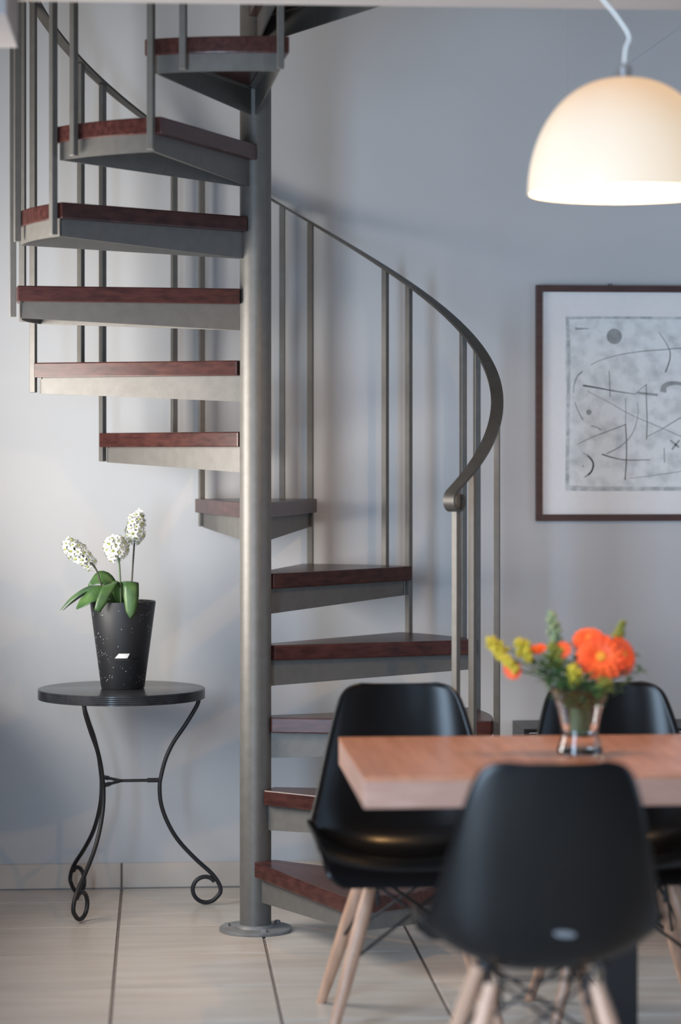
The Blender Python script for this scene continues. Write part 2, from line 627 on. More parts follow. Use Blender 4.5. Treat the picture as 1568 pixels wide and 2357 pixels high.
fs.append((L, L + 1, L + 2, L + 3))
MB().add(vs, fs).build('handrail', M['rail'], st, smooth=40)

# ------------------------------------------------------------------ small round table with scroll legs
bt = thing('bistro_table', 'small round black iron table with three scroll legs carrying the potted flower', 'side table', (-0.428, 0.425, 0))
ZT = 0.728
RR = 0.277
prof = [(0.0, ZT - 0.034), (RR - 0.006, ZT - 0.034)]
for k in range(5):
    z = ZT - 0.034 + 0.0335 * k / 5
    prof += [(RR, z + 0.001), (RR, z + 0.0048), (RR - 0.0014, z + 0.0056)]
prof += [(RR - 0.001, ZT - 0.001), (RR - 0.004, ZT), (0.0, ZT)]
MB().lathe(prof, 72).build('table_top', M['tabletop_black'], bt, smooth=30)
# small dents of the stone-like top
legp = [(0.256, 0.700), (0.255, 0.680), (0.244, 0.655), (0.210, 0.600), (0.172, 0.545), (0.146, 0.490), (0.130, 0.430), (0.126, 0.395), (0.131, 0.340), (0.152, 0.280), (0.187, 0.220), (0.243, 0.158), (0.300, 0.105), (0.324, 0.070), (0.329, 0.045)]
cx, cz = 0.279, 0.0555
for k in range(1, 13):
    an = -R_(10) - R_(k * 26)
    rr = 0.0485 - 0.0009 * k
    legp.append((cx + rr * math.cos(an), cz + rr * math.sin(an) + 0.0003))
for ang in (3, 123, 243):
    a = R_(ang)
    P = [Vector((r * math.cos(a), r * math.sin(a), z)) for r, z in legp]
    sp = spline(P, 5)
    mz = min(p.z for p in sp)
    for p in sp:
        if p.z < 0.0075:
            p.z = 0.0075
    MB().tube(sp, 0.0072, 10).build('leg', M['iron'], bt, smooth=50)
sp = MB()
for ang in (3, 123, 243):
    a = R_(ang)
    sp.tube([(0, 0, 0.420), (0.09 * math.cos(a), 0.09 * math.sin(a), 0.420)], 0.0052, 10)
    sp.tube([(0.085 * math.cos(a), 0.085 * math.sin(a), 0.420), (0.127 * math.cos(a), 0.127 * math.sin(a), 0.420)], 0.0075, 10)
sp.build('stretcher', M['iron'], bt, smooth=50)

# ------------------------------------------------------------------ potted flower on it
PZ = ZT
pp = thing('potted_plant', 'white hyacinth flowers with broad leaves in a tapered speckled charcoal pot', 'potted plant', (-0.424, 0.418, PZ))
PH = 0.289
r0, r1 = 0.072, 0.110
MB().lathe([(0.0, 0.0), (r0 - 0.004, 0.0), (r0, 0.004), (r1 - 0.001, PH - 0.004), (r1 - 0.002, PH), (r1 - 0.008, PH), (r1 - 0.009, PH - 0.003), (r0 + 0.018, 0.20), (0.0, 0.20)], 56).build('pot', M['pot'], pp, smooth=40)
# the water slot in the pot's front
def on_pot(px, z, out=0.0):
    r = r0 + (r1 - r0) * z / PH + out
    an = math.asin(px / r)
    d = Vector((math.sin(an), -math.cos(an), 0))
    return d * r + Vector((0, 0, z))
def pot_band(x0a, x0b, x1a, x1b, za, zb, o0, o1, name, m):
    """thin curved band on the pot's skin: lower edge x0a..x1a at za, upper edge x0b..x1b at zb"""
    n = 8
    mb = MB()
    for k in range(n):
        t0, t1 = k / n, (k + 1) / n
        la, lb = x0a + (x1a - x0a) * t0, x0a + (x1a - x0a) * t1
        ua, ub = x0b + (x1b - x0b) * t0, x0b + (x1b - x0b) * t1
        mb.prism([on_pot(la, za, o0), on_pot(lb, za, o0), on_pot(ub, zb, o0), on_pot(ua, zb, o0)],
                 [on_pot(la, za, o1), on_pot(lb, za, o1), on_pot(ub, zb, o1), on_pot(ua, zb, o1)])
    return mb.build(name, m, pp)
pot_band(-0.022, -0.024, 0.030, 0.058, 0.098, 0.1055, -0.003, 0.0016, 'slot_shadow', M['iron'])  # dark band painting the shadow line below the slot
pot_band(-0.025, -0.012, 0.016, 0.024, 0.1058, 0.121, -0.003, 0.0012, 'water_slot', M['white'])
MB().lathe([(0.0, 0.262), (r1 - 0.011, 0.262)], 40).build('soil', M['soil'], pp)


def leaf(name, parent, pts, widths, side, m, fold=0.16):
    """broad curved leaf along a spline; side = width direction"""
    P = spline(pts, 4)
    n = len(P)
    vs, fs = [], []
    W = []
    for i in range(n):
        t = i / (n - 1) * (len(widths) - 1)
        k = min(int(t), len(widths) - 2)
        W.append(widths[k] + (widths[k + 1] - widths[k]) * (t - k))
    sd = Vector(side).normalized()
    for i, p in enumerate(P):
        t = (P[min(i + 1, n - 1)] - P[max(i - 1, 0)]).normalized()
        s = (sd - t * sd.dot(t)).normalized()
        nn = s.cross(t)
        w2 = max(W[i], 0.0004)
        vs += [p - s * w2 + nn * w2 * fold, p - s * w2 * 0.5 + nn * w2 * fold * 0.35, p, p + s * w2 * 0.5 + nn * w2 * fold * 0.35, p + s * w2 + nn * w2 * fold]
    for i in range(n - 1):
        for k in range(4):
            fs.append((i * 5 + k, i * 5 + k + 1, i * 5 + 5 + k + 1, i * 5 + 5 + k))
    o = MB().add(vs, fs).build(name, m, parent, smooth=60)
    md = o.modifiers.new('thick', 'SOLIDIFY')
    md.thickness = 0.0009
    return o


def PT(px, py, dy=0.0):            # plan helper for the pot: x from its axis, height above the table top
    return (px, dy, py)


# stems with flower spikes: foot, tip, spike start, radius
def floret_mesh():
    mb = MB()
    for k in range(6):
        a = k * PI / 3
        d = Vector((math.cos(a), math.sin(a), 0))
        s = Vector((-math.sin(a), math.cos(a), 0))
        L, w2 = 0.0185, 0.0048
        up = Vector((0, 0, 1))
        v = [d * 0.001, d * L * 0.5 + s * w2 + up * 0.0035, d * L + up * 0.0015, d * L * 0.5 - s * w2 + up * 0.0035, d * L * 0.5 + up * 0.0022]
        mb.cur = 0
        mb.add(v, [(0, 1, 4), (1, 2, 4), (2, 3, 4), (3, 0, 4)])
    mb.cur = 1
    mb.lathe([(0.0040, 0.0015), (0.0030, 0.0045), (0.0, 0.0058)], 6)
    mb.cur = 2
    mb.lathe([(0.0015, 0.0052), (0.0012, 0.0080), (0.0, 0.0085)], 4)
    mb.cur = 0
    mb.lathe([(0.0010, -0.012), (0.0022, 0.0)], 5)
    me = bpy.data.meshes.new('floret')
    me.from_pydata(mb.v, [], mb.f)
    for q in ('petal_white', 'floret_eye', 'floret_dark'):
        me.materials.append(M[q])
    for p, k in zip(me.polygons, mb.mi):
        p.material_index = k
    return me


FLO = floret_mesh()
spikes = [
    # foot, mid, spike start, spike end, radius
    ((-0.040, 0.0, 0.262), (-0.072, 0.0, 0.345), (-0.098, 0.0, 0.408), (-0.188, -0.005, 0.486), 0.036, 'darkstem'),
    ((-0.004, -0.05, 0.262), (-0.007, -0.05, 0.340), (-0.013, -0.045, 0.432), (-0.028, -0.03, 0.494), 0.047, 'stem'),
    ((0.022, 0.01, 0.262), (0.030, 0.01, 0.360), (0.038, 0.01, 0.480), (0.047, 0.005, 0.580), 0.036, 'darkstem'),
]
for si, (p0, pm, p1, p2, rr, sm) in enumerate(spikes):
    P = spline([p0, pm, p1, p2], 6)
    stm = MB().tube(P, 0.0030, 8).build('flower_stem', M[sm], pp, smooth=60)
    a, b = Vector(p1), Vector(p2)
    ax = (b - a).normalized()
    u = ax.cross(Vector((0, 1, 0))).normalized()
    v = ax.cross(u)
    N = 34
    for k in range(N):
        t = (k + 0.5) / N
        an = k * 2.39996
        env = (math.sin(PI * (0.10 + 0.82 * t)) ** 0.45)
        r = (rr - 0.011) * env
        out = (u * math.cos(an) + v * math.sin(an))
        tilt = (t - 0.45) * 1.3
        d = (out + ax * tilt).normalized()
        p = a + (b - a) * t + out * (r + random.uniform(-0.003, 0.005))
        o = bpy.data.objects.new('floret', FLO)
        COL.objects.link(o)
        o.parent = stm
        q = d.to_track_quat('Z', 'Y')
        o.rotation_mode = 'QUATERNION'
        o.rotation_quaternion = q @ Matrix.Rotation(random.uniform(0, 6), 3, 'Z').to_quaternion()
        sc = random.uniform(0.75, 1.3)
        o.scale = (sc, sc, sc)
        o.location = p
# leaves
leaf('leaf', pp, [(-0.02, 0.0, 0.265), (-0.05, -0.02, 0.325), (-0.11, -0.03, 0.330), (-0.165, -0.035, 0.300), (-0.205, -0.04, 0.262)][0:5], [0.006, 0.016, 0.020, 0.014, 0.002], (0, 1, 0.35), M['leaf'])
leaf('leaf', pp, [(-0.03, 0.02, 0.265), (-0.07, 0.02, 0.315), (-0.12, 0.02, 0.312), (-0.165, 0.02, 0.285), (-0.198, 0.02, 0.258)], [0.005, 0.012, 0.016, 0.012, 0.002], (0, 1, -0.4), M['leaf'])
leaf('leaf', pp, [(-0.02, -0.03, 0.265), (-0.045, -0.05, 0.318), (-0.090, -0.07, 0.312), (-0.125, -0.075, 0.288), (-0.150, -0.08, 0.268)], [0.006, 0.020, 0.028, 0.024, 0.004], (0.35, 0.6, 0.8), M['leaf'])
leaf('leaf', pp, [(-0.010, -0.02, 0.265), (-0.026, -0.06, 0.348), (-0.046, -0.10, 0.340), (-0.066, -0.118, 0.298), (-0.082, -0.122, 0.262)], [0.008, 0.018, 0.020, 0.018, 0.010], (1, 0.1, 0.25), M['leaf'])
leaf('leaf', pp, [(-0.01, 0.03, 0.265), (-0.045, 0.045, 0.345), (-0.075, 0.045, 0.362), (-0.115, 0.04, 0.338)], [0.006, 0.024, 0.026, 0.003], (0.2, 0.5, 1), M['leaf'])
leaf('leaf', pp, [(0.0, 0.0, 0.265), (-0.012, 0.01, 0.325), (-0.026, 0.01, 0.338), (-0.045, 0.0, 0.318)], [0.007, 0.017, 0.018, 0.003], (0.5, 0.5, 0.8), M['leaf'])
leaf('leaf', pp, [(0.0, 0.03, 0.265), (0.004, 0.04, 0.340), (0.012, 0.02, 0.352), (0.018, -0.005, 0.322)], [0.006, 0.014, 0.015, 0.003], (1, 0, 0.1), M['leaf'])
leaf('leaf', pp, [(-0.03, -0.01, 0.262), (-0.015, -0.02, 0.300), (-0.006, -0.03, 0.280), (-0.004, -0.035, 0.262)], [0.006, 0.012, 0.013, 0.003], (1, 0, 0.6), M['leaf'])
leaf('leaf', pp, [(0.020, -0.03, 0.265), (0.026, -0.075, 0.352), (0.028, -0.110, 0.350), (0.029, -0.122, 0.310), (0.028, -0.124, 0.262), (0.026, -0.122, 0.238)], [0.010, 0.024, 0.026, 0.025, 0.017, 0.001], (1, 0, 0), M['leaf'])

# ------------------------------------------------------------------ dining table
TX0, TX1, TY0, TY1, TZ = 0.167, 1.567, -2.125, -1.313, 0.760
dt = thing('dining_table', 'reddish wood dining table with a thick top on a black pedestal', 'table', ((TX0 + TX1) / 2, (TY0 + TY1) / 2, 0))
W2, D2 = (TX1 - TX0), (TY1 - TY0)
MB().box((0, 0, TZ - 0.005), (W2, D2, 0.010)).build('table_top', M['table_wood'], dt, bevel=0.002)
MB().box((0, 0, TZ - 0.041), (W2 - 0.001, D2 - 0.001, 0.062)).build('table_edge', M['table_edge'], dt, bevel=0.002)
MB().box((-0.036, -0.03, 0.349), (0.082, 0.082, 0.678)).build('pedestal', M['black_leg'], dt, bevel=0.003)
MB().box((-0.036, -0.03, 0.007), (0.40, 0.40, 0.014)).build('base_plate', M['black_leg'], dt, bevel=0.003)
MB().box((-0.036, -0.03, 0.683), (0.40, 0.40, 0.010)).build('top_plate', M['black_leg'], dt)


# ------------------------------------------------------------------ chairs
def shell_point(s, u):
    """s along the profile from the front lip to the back's top, u across"""
    K = [  # y, z, half width, lift
        (-0.270, 0.394, 0.205, 0.006),
        (-0.266, 0.408, 0.240, 0.014),
        (-0.246, 0.428, 0.262, 0.030),
        (-0.160, 0.443, 0.274, 0.056),
        (-0.050, 0.428, 0.278, 0.080),
        (0.060, 0.410, 0.280, 0.100),
        (0.125, 0.413, 0.281, 0.112),
        (0.172, 0.448, 0.279, 0.110),
        (0.198, 0.510, 0.266, 0.094),
        (0.220, 0.595, 0.244, 0.076),
        (0.242, 0.690, 0.220, 0.058),
        (0.258, 0.775, 0.197, 0.046),
        (0.266, 0.832, 0.176, 0.036),
        (0.269, 0.858, 0.150, 0.026),
        (0.270, 0.868, 0.110, 0.016),
    ]
    m = len(K) - 1
    t = s * m
    i = min(int(t), m - 1)
    fr = t - i
    P = [K[max(0, i - 1)], K[i], K[i + 1], K[min(m, i + 2)]]
    o = []
    d = []
    for c in range(4):
        a, b, cc, e = P[0][c], P[1][c], P[2][c], P[3][c]
        o.append(0.5 * (2 * b + (cc - a) * fr + (2 * a - 5 * b + 4 * cc - e) * fr * fr + (3 * b - a - 3 * cc + e) * fr ** 3))
        d.append(0.5 * ((cc - a) + 2 * (2 * a - 5 * b + 4 * cc - e) * fr + 3 * (3 * b - a - 3 * cc + e) * fr * fr))
    tl = math.hypot(d[0], d[1]) or 1
    ny, nz = -d[1] / tl, d[0] / tl          # points up over the seat and forward on the back
    lift = o[3] * abs(u) ** 2.4
    x = o[2] * (u - 0.06 * u * abs(u) ** 3)
    return Vector((x, o[0] + ny * lift, o[1] + nz * lift)), Vector((0, ny, nz))


def make_chair():
    root = thing('dining_chair', 'x', 'chair')
    NS, NU = 44, 24
    vs, fs = [], []
    for i in range(NS + 1):
        for j in range(NU + 1):
            vs.append(shell_point(i / NS, -1 + 2 * j / NU)[0])
    for i in range(NS):
        for j in range(NU):
            a = i * (NU + 1) + j
            fs.append((a, a + 1, a + NU + 2, a + NU + 1))
    sh = MB().add(vs, fs).build('seat_shell', M['plastic'], root, smooth=80)
    md = sh.modifiers.new('thick', 'SOLIDIFY')
    md.thickness = 0.007
    md.offset = 0
    # pale maker's sticker on the outside of the lower back
    st_v = []
    rows = []
    for q in range(20):
        an = 2 * PI * q / 20
        p, nn = shell_point(0.562 + 0.008 * math.sin(an), -0.10 + 0.085 * math.cos(an) + 0.03 * math.sin(an))
        rows.append((p - nn * 0.0038, p - nn * 0.0050))
    MB().prism([r[0] for r in rows], [r[1] for r in rows]).build('sticker', M['sticker'], root)['label'] = 'small pale oval sticker'
    tops, bots = {}, {}
    for sx in (-1, 1):
        for sy in (-1, 1):
            t = Vector((sx * 0.112, sy * 0.105 - 0.015, 0.372))
            b = Vector((sx * 0.222, sy * 0.205 - 0.015, 0.0))
            tops[sx, sy], bots[sx, sy] = t, b
            P = [b + (t - b) * k / 6 for k in range(7)]
            lg = MB().tube(P, [0.0125, 0.0150, 0.0172, 0.019, 0.020, 0.0195, 0.016], 14).build('leg', M['beech'], root, smooth=50)
            q = b + (t - b) * 0.55
            MB().tube([q + Vector((0, -0.019 * 1, 0)), q + Vector((0, 0.019, 0))], 0.004, 8).build('bolt', M['blackmetal'], lg, smooth=50)
    # black steel bracket: mounts under the shell and a ring between them
    mb = MB()
    for (sx, sy), t in tops.items():
        top = Vector((sx * 0.125, sy * 0.10 - 0.005, 0.424 if sy < 0 else 0.418))
        mb.tube([t + Vector((-sx * 0.019, 0, -0.050)), t + Vector((-sx * 0.017, 0, 0.012)), top], 0.0055, 8)
        mb.lathe([(0.020, 0.0), (0.020, 0.012)], 14, (top.x, top.y, top.z - 0.006))
    for (p, q) in (((-1, -1), (1, -1)), ((-1, 1), (1, 1)), ((-1, -1), (-1, 1)), ((1, -1), (1, 1))):
        o = Vector((0, 0, 0.012))
        a, b = tops[p] + o + Vector((-p[0] * 0.017, 0, 0)), tops[q] + o + Vector((-q[0] * 0.017, 0, 0))
        mb.tube([a, b], 0.0045, 8)
    mb.build('bracket', M['blackmetal'], root, smooth=50)
    # crossed rods
    for (p, q) in (((-1, -1), (1, -1)), ((-1, 1), (1, 1)), ((-1, -1), (-1, 1)), ((1, -1), (1, 1))):
        for (a, b) in ((p, q), (q, p)):
            A = bots[a] + (tops[a] - bots[a]) * 0.50
            B = tops[b] + Vector((-b[0] * 0.017, 0, 0.004))
            MB().tube([A, B], 0.0042, 8).build('cross_rod', M['blackmetal'], root, smooth=50)
    return root


ch = make_chair()
ch.location = (0.517, -2.472, 0)
ch.rotation_euler = (0, 0, PI)
ch['label'] = 'black shell chair with its back to the viewer at the near side of the table'
ch['group'] = 'black shell dining chairs with wooden legs'
c2 = copy_tree(ch)
c2.location = (0.360, -1.235, 0)
c2.rotation_euler = (0, 0, 0)
c2['label'] = 'black shell chair behind the table corner nearest the stair pole, seat facing the viewer'
c3 = copy_tree(ch)
c3.location = (0.935, -1.245, 0)
c3.rotation_euler = (0, 0, 0)
c3['label'] = 'black shell chair on the far side of the table behind the flower vase'
# local front of the shell is -Y; the near chair is turned round to face the table

# ------------------------------------------------------------------ vase and bouquet
VX, VY = 0.740, -1.717
vz = TZ
vase = MB().lathe([(0.0, 0.0), (0.050, 0.0), (0.057, 0.004), (0.056, 0.014), (0.049, 0.034), (0.045, 0.052), (0.047, 0.075), (0.055, 0.110), (0.066, 0.142), (0.075, 0.164), (0.0765, 0.166), (0.075, 0.1665),
                   (0.0725, 0.164), (0.0635, 0.142), (0.0525, 0.110), (0.0445, 0.075), (0.042, 0.056), (0.038, 0.045), (0.0, 0.042)], 48).build('glass_vase', M['glass'], smooth=60, loc=(VX, VY, vz))
tag(vase, 'clear flared glass vase on the dining table holding the orange bouquet', 'vase')
GRP = 'flowers of the bouquet in the glass vase'


def ball_foot(i):
    an = i * 2.4
    return Vector((0.022 * math.cos(an), 0.022 * math.sin(an), 0.050))


def bstem(root, i, head, sm, r=0.0022):
    f0 = ball_foot(i)
    h = Vector(head)
    nk = Vector((0.035 * h.x / (abs(h.x) + 0.04), 0.035 * h.y / (abs(h.y) + 0.04), 0.150))
    P = spline([f0, nk, nk + (h - nk) * 0.55 + Vector((0, 0, 0.012)), h], 5)
    MB().tube(P, [r * 1.9] * 6 + [r] * (len(P) - 6), 6).build('stem', sm, root, smooth=60)


def daisy(i, head, d, R, label, layers=3, name='orange_flower'):
    root = thing(name, label, 'flower', (VX, VY, vz), 0, None)
    bstem(root, i, head, M['stem'], 0.003)
    q = Vector(d).to_track_quat('Z', 'Y')
    h = Vector(head)
    for ly in range(layers):
        nP = 15 - 2 * ly
        RL = R * (1 - 0.2 * ly)
        for k in range(nP):
            a = 2 * PI * (k + 0.5 * ly) / nP
            dd = Vector((math.cos(a), math.sin(a), 0))
            s = Vector((-math.sin(a), math.cos(a), 0))
            w2 = RL * 0.20
            lift = 0.10 + 0.22 * ly
            pts = []
            for t, ww in ((0.12, 0.35), (0.5, 0.95), (0.85, 0.9), (1.0, 0.35)):
                zc = RL * (lift * t - 0.18 * t * t) + random.uniform(-0.001, 0.001)
                pts.append((dd * RL * t + s * w2 * ww + Vector((0, 0, zc)), dd * RL * t - s * w2 * ww + Vector((0, 0, zc)), dd * RL * t + Vector((0, 0, zc - RL * 0.03))))
            v = []
            for (x, y, z) in pts:
                v += [x, z, y]
            fs = []
            for r in range(3):
                fs += [(r * 3, r * 3 + 1, r * 3 + 4, r * 3 + 3), (r * 3 + 1, r * 3 + 2, r * 3 + 5, r * 3 + 4)]
            v = [q @ p + h for p in v]
            MB().add(v, fs).build('petal', M['orange'], root, smooth=60)
    mb = MB().lathe([(R * 0.22, 0.0), (R * 0.2, R * 0.16), (R * 0.1, R * 0.2), (0, R * 0.18)], 14)
    mb.v = [tuple(q @ Vector(p) + h) for p in mb.v]
    mb.build('flower_eye', M['orange_eye'], root, smooth=60)
    return root


def spray(name, i, head, label, m, nb, L, w, cat='flower', size=0.006):
    """a plumed sprig: a stem with short side shoots set with small buds"""
    root = thing(name, label, cat, (VX, VY, vz))
    bstem(root, i, head, M['stem'])
    h = Vector(head)
    base = Vector((h.x * 0.5, h.y * 0.5, 0.15))
    ax = (h - base).normalized()
    u = ax.cross(Vector((0.2, 1, 0.1))).normalized()
    v = ax.cross(u)
    mb = MB()
    for k in range(nb):
        t = k / nb
        an = k * 2.4
        p = h - ax * L * (1 - t)
        ww = w * (0.25 + 0.75 * math.sin(PI * min(1, t * 0.9 + 0.15)))
        tip = p + (u * math.cos(an) + v * math.sin(an)) * ww * random.uniform(0.6, 1.1) + ax * ww * 0.6
        for j in range(4):
            c = p + (tip - p) * (0.35 + 0.65 * j / 3) + Vector((random.uniform(-1, 1), random.uniform(-1, 1), random.uniform(-1, 1))) * size * 0.6
            s = size * random.uniform(0.8, 1.5)
            mb.add([c + Vector((s, 0, 0)), c + Vector((-s, 0, 0)), c + Vector((0, s, 0)), c + Vector((0, -s, 0)), c + Vector((0, 0, s)), c + Vector((0, 0, -s))],
                   [(0, 2, 4), (2, 1, 4), (1, 3, 4), (3, 0, 4), (2, 0, 5), (1, 2, 5), (3, 1, 5), (0, 3, 5)])
    o = mb.build('plume', m, root)
    o['kind'] = 'stuff'
    return root


def greens(i, head, label, n, L, w, m='leaf'):
    root = thing('leafy_sprig', label, 'foliage', (VX, VY, vz), 0, None)
    h = Vector(head)
    bstem(root, i, head, M['stem'])
    base = Vector((h.x * 0.22, h.y * 0.22, 0.105))
    for k in range(n):
        t = (k + 1) / n
        p = base + (h - base) * t
        an = k * 2.4 + i
        d = Vector((math.cos(an), math.sin(an) * 0.9, 0.35)).normalized()
        leaf('leaf', root, [p, p + d * L * 0.5 + Vector((0, 0, 0.008)), p + d * L + Vector((0, 0, -0.004))], [0.003, w, 0.001], (-d.y, d.x, 0.3), M[m], 0.15)
    return root


daisy(0, (0.044, -0.045, 0.243), (-0.10, -1.0, 0.45), 0.062, 'largest orange flower at the front right of the bouquet')
daisy(1, (0.100, -0.030, 0.246), (0.55, -0.8, 0.30), 0.050, 'orange flower at the right edge of the bouquet beside the largest one')
daisy(2, (0.022, 0.000, 0.284), (-0.15, -0.7, 0.7), 0.042, 'upright orange flower behind and above the largest one')
daisy(3, (-0.048, -0.030, 0.262), (-0.2, -0.9, 0.4), 0.022, 'small red-orange flower in the middle of the bouquet', 1)
daisy(4, (-0.172, -0.010, 0.212), (-0.6, -0.75, -0.1), 0.027, 'orange bud drooping out at the far left of the bouquet', 2, 'orange_bud')
daisy(5, (-0.108, 0.000, 0.262), (-0.3, -0.3, 0.9), 0.026, 'dull orange flower left of centre among the yellow sprays', 2)
spray('goldenrod_spray', 6, (-0.225, 0.01, 0.286), 'yellow goldenrod spray reaching furthest left', M['yellow'], 20, 0.075, 0.020)
spray('goldenrod_spray', 7, (-0.158, -0.02, 0.285), 'short yellow-green spray between the leftmost spray and the dull orange flower', M['yellow'], 20, 0.060, 0.020)
spray('goldenrod_spray', 8, (-0.195, -0.03, 0.246), 'low yellow spray just above the drooping orange bud', M['yellow'], 12, 0.05, 0.013)
spray('sage_spray', 9, (-0.068, 0.03, 0.352), 'tall grey-green sprig standing highest in the bouquet', M['sage'], 22, 0.095, 0.016, 'foliage')
spray('goldenrod_spray', 10, (0.112, 0.02, 0.325), 'upright mustard spike at the right above the orange flowers', M['olive'], 26, 0.085, 0.012)
spray('goldenrod_spray', 11, (-0.075, -0.03, 0.275), 'olive spray in front of the tall grey-green sprig', M['olive'], 20, 0.06, 0.022)
spray('goldenrod_spray', 12, (-0.03, -0.07, 0.222), 'yellow-green spray hanging over the front rim of the vase', M['yellow'], 16, 0.05, 0.02)
spray('goldenrod_spray', 13, (0.06, -0.075, 0.185), 'yellow-green spray low under the largest orange flower', M['olive'], 16, 0.04, 0.02)
greens(14, (-0.105, -0.015, 0.225), 'dark leafy sprig spreading left over the vase rim', 13, 0.05, 0.011)
greens(15, (-0.050, -0.055, 0.215), 'leafy green sprig at the front left of the vase mouth', 13, 0.045, 0.012)
greens(16, (0.010, -0.065, 0.195), 'leafy green sprig at the front middle of the vase mouth', 12, 0.042, 0.012)
greens(17, (0.075, -0.030, 0.195), 'leafy green sprig at the right of the vase mouth under the orange flowers', 12, 0.045, 0.012)
greens(18, (0.125, 0.000, 0.235), 'thin green sprig sticking out at the far right of the bouquet', 9, 0.032, 0.007)
greens(19, (-0.005, 0.040, 0.275), 'grey-green leafy sprig rising at the back of the bouquet', 11, 0.035, 0.009)
greens(21, (-0.085, -0.050, 0.235), 'broad leafy sprig in front of the dull orange flower', 14, 0.045, 0.012)
greens(22, (0.040, -0.085, 0.165), 'leafy sprig drooping over the front rim of the vase under the largest flower', 12, 0.042, 0.012)
greens(23, (-0.030, -0.075, 0.180), 'leafy sprig bending over the front left rim of the vase', 12, 0.042, 0.012)
greens(24, (0.150, -0.010, 0.205), 'sprig with brownish leaves low at the right of the bouquet', 10, 0.035, 0.009)
greens(20, (-0.130, 0.020, 0.245), 'leafy sprig behind the yellow sprays on the left', 11, 0.038, 0.009)

# ------------------------------------------------------------------ pendant lamp
LX, LY, LZ = 0.843, -1.763, 2.150
lp = thing('pendant_lamp', 'lit white glass dome pendant lamp hanging over the dining table', 'lamp', (LX, LY, LZ))
RL, HL = 0.2385, 0.285
outer, inner = [], []
for k in range(0, 25):
    t = k / 24 * PI / 2
    outer.append((RL * math.cos(t) ** 0.86 if k < 24 else 0.0, HL * math.sin(t) ** 1.02))
prof_o = [(RL - 0.004, -0.002)] + outer
MB().lathe(prof_o, 64).build('shade', M['opal'], lp, smooth=60)
lo = bpy.data.objects[lp.children[0].name]
bm = bmesh.new()
bm.from_mesh(lo.data)
bmesh.ops.delete(bm, geom=[f for f in bm.faces if len(f.verts) > 10], context='FACES_ONLY')
bm.to_mesh(lo.data)
bm.free()
mb = MB().lathe([(r * 0.975 + 0.0, z * 0.975 - 0.001) for r, z in outer] , 64)
si = mb.build('shade_lining', M['opal_in'], lp, smooth=60)
bm = bmesh.new()
bm.from_mesh(si.data)
bmesh.ops.delete(bm, geom=[f for f in bm.faces if len(f.verts) > 10], context='FACES_ONLY')
bm.to_mesh(si.data)
bm.free()
MB().lathe([(0.018, HL - 0.004), (0.018, HL + 0.026), (0.010, HL + 0.034), (0.0, HL + 0.034)], 20).build('cap', M['chrome'], lp, smooth=40)
MB().lathe([(0.012, 0.27), (0.012, 0.15), (0.026, 0.13), (0.034, 0.10), (0.026, 0.07), (0.0, 0.062)], 20).build('bulb', M['opal_in'], lp, smooth=60)
cp = spline([(0.0, 0, HL + 0.03), (0.004, 0, HL + 0.075), (0.012, 0, HL + 0.105), (-0.02, 0, HL + 0.155), (-0.062, 0, HL + 0.205), (-0.098, 0, 0.548)], 6)
MB().tube(cp, 0.0042, 8).build('cord', M['white_cord'], lp, smooth=60)
MB().lathe([(0.035, 0.549), (0.035, 0.538), (0.02, 0.53), (0.0, 0.53)], 24, (-0.098, 0, 0)).build('ceiling_rose', M['white'], lp, smooth=40)
pl = bpy.data.lights.new('lamp_bulb_light', 'POINT')
pl.energy = 32
pl.color = (1.0, 0.56, 0.20)
pl.shadow_soft_size = 0.03
plo = bpy.data.objects.new('lamp_bulb_light', pl)
COL.objects.link(plo)
plo.location = (LX, LY, LZ + 0.035)

# ------------------------------------------------------------------ framed picture
FX0, FZ0, FZ1 = 1.012, 1.269, 2.095
FW, BAR, DEP = 0.99, 0.023, 0.022
pf = thing('framed_picture', 'framed abstract grey ink print with wide white mat hanging on the wall', 'picture', (FX0, WALL_Y - 0.003, FZ0))
FH = FZ1 - FZ0
for (cx_, cz_, sx_, sz_) in ((BAR / 2, FH / 2, BAR, FH), (FW - BAR / 2, FH / 2, BAR, FH), (FW / 2, BAR / 2, FW - 2 * BAR, BAR), (FW / 2, FH - BAR / 2, FW - 2 * BAR, BAR)):
    MB().box((cx_, -DEP / 2, cz_), (sx_, DEP, sz_)).build('frame_bar', M['frame_wood'], pf, bevel=0.0015)
MB().box((FW / 2, -0.006, FH / 2), (FW - 2 * BAR, 0.006, FH - 2 * BAR)).build('mat_board', M['mat_board'], pf)
PRX, PRZ1, PRH = 0.1055, FH - 0.108, 0.6125
PRW = 0.78
prn = MB().box((PRX + PRW / 2, -0.0098, PRZ1 - PRH / 2), (PRW, 0.0012, PRH)).build('print', M['print'], pf)
U = 0.000388


def ip(cx_, cy_, lift=0.0):     # print coordinates: right and down from its upper left corner
    return Vector((PRX + (cx_ - 400) * U, -0.0106 - lift, PRZ1 - (cy_ - 425) * U))


def stroke(mb, pts, w0, w1=None, n=6):
    w1 = w0 if w1 is None else w1
    P = spline([ip(*p) for p in pts], n) if len(pts) > 2 else [ip(*p) for p in pts]
    vs = []
    for i, p in enumerate(P):
        t = (P[min(i + 1, len(P) - 1)] - P[max(i - 1, 0)]).normalized()
        s = Vector((-t.z, 0, t.x))
        ww = (w0 + (w1 - w0) * i / (len(P) - 1)) * U / 2
        vs += [p + s * ww, p - s * ww]
    mb.add(vs, [(2 * i, 2 * i + 1, 2 * i + 3, 2 * i + 2) for i in range(len(P) - 1)])


def disc(mb, cx_, cy_, r, n=24):
    c = ip(cx_, cy_)
    vs = [c + Vector((math.cos(2 * PI * k / n), 0, math.sin(2 * PI * k / n))) * r * U for k in range(n)]
    mb.add(vs, [tuple(range(n))])


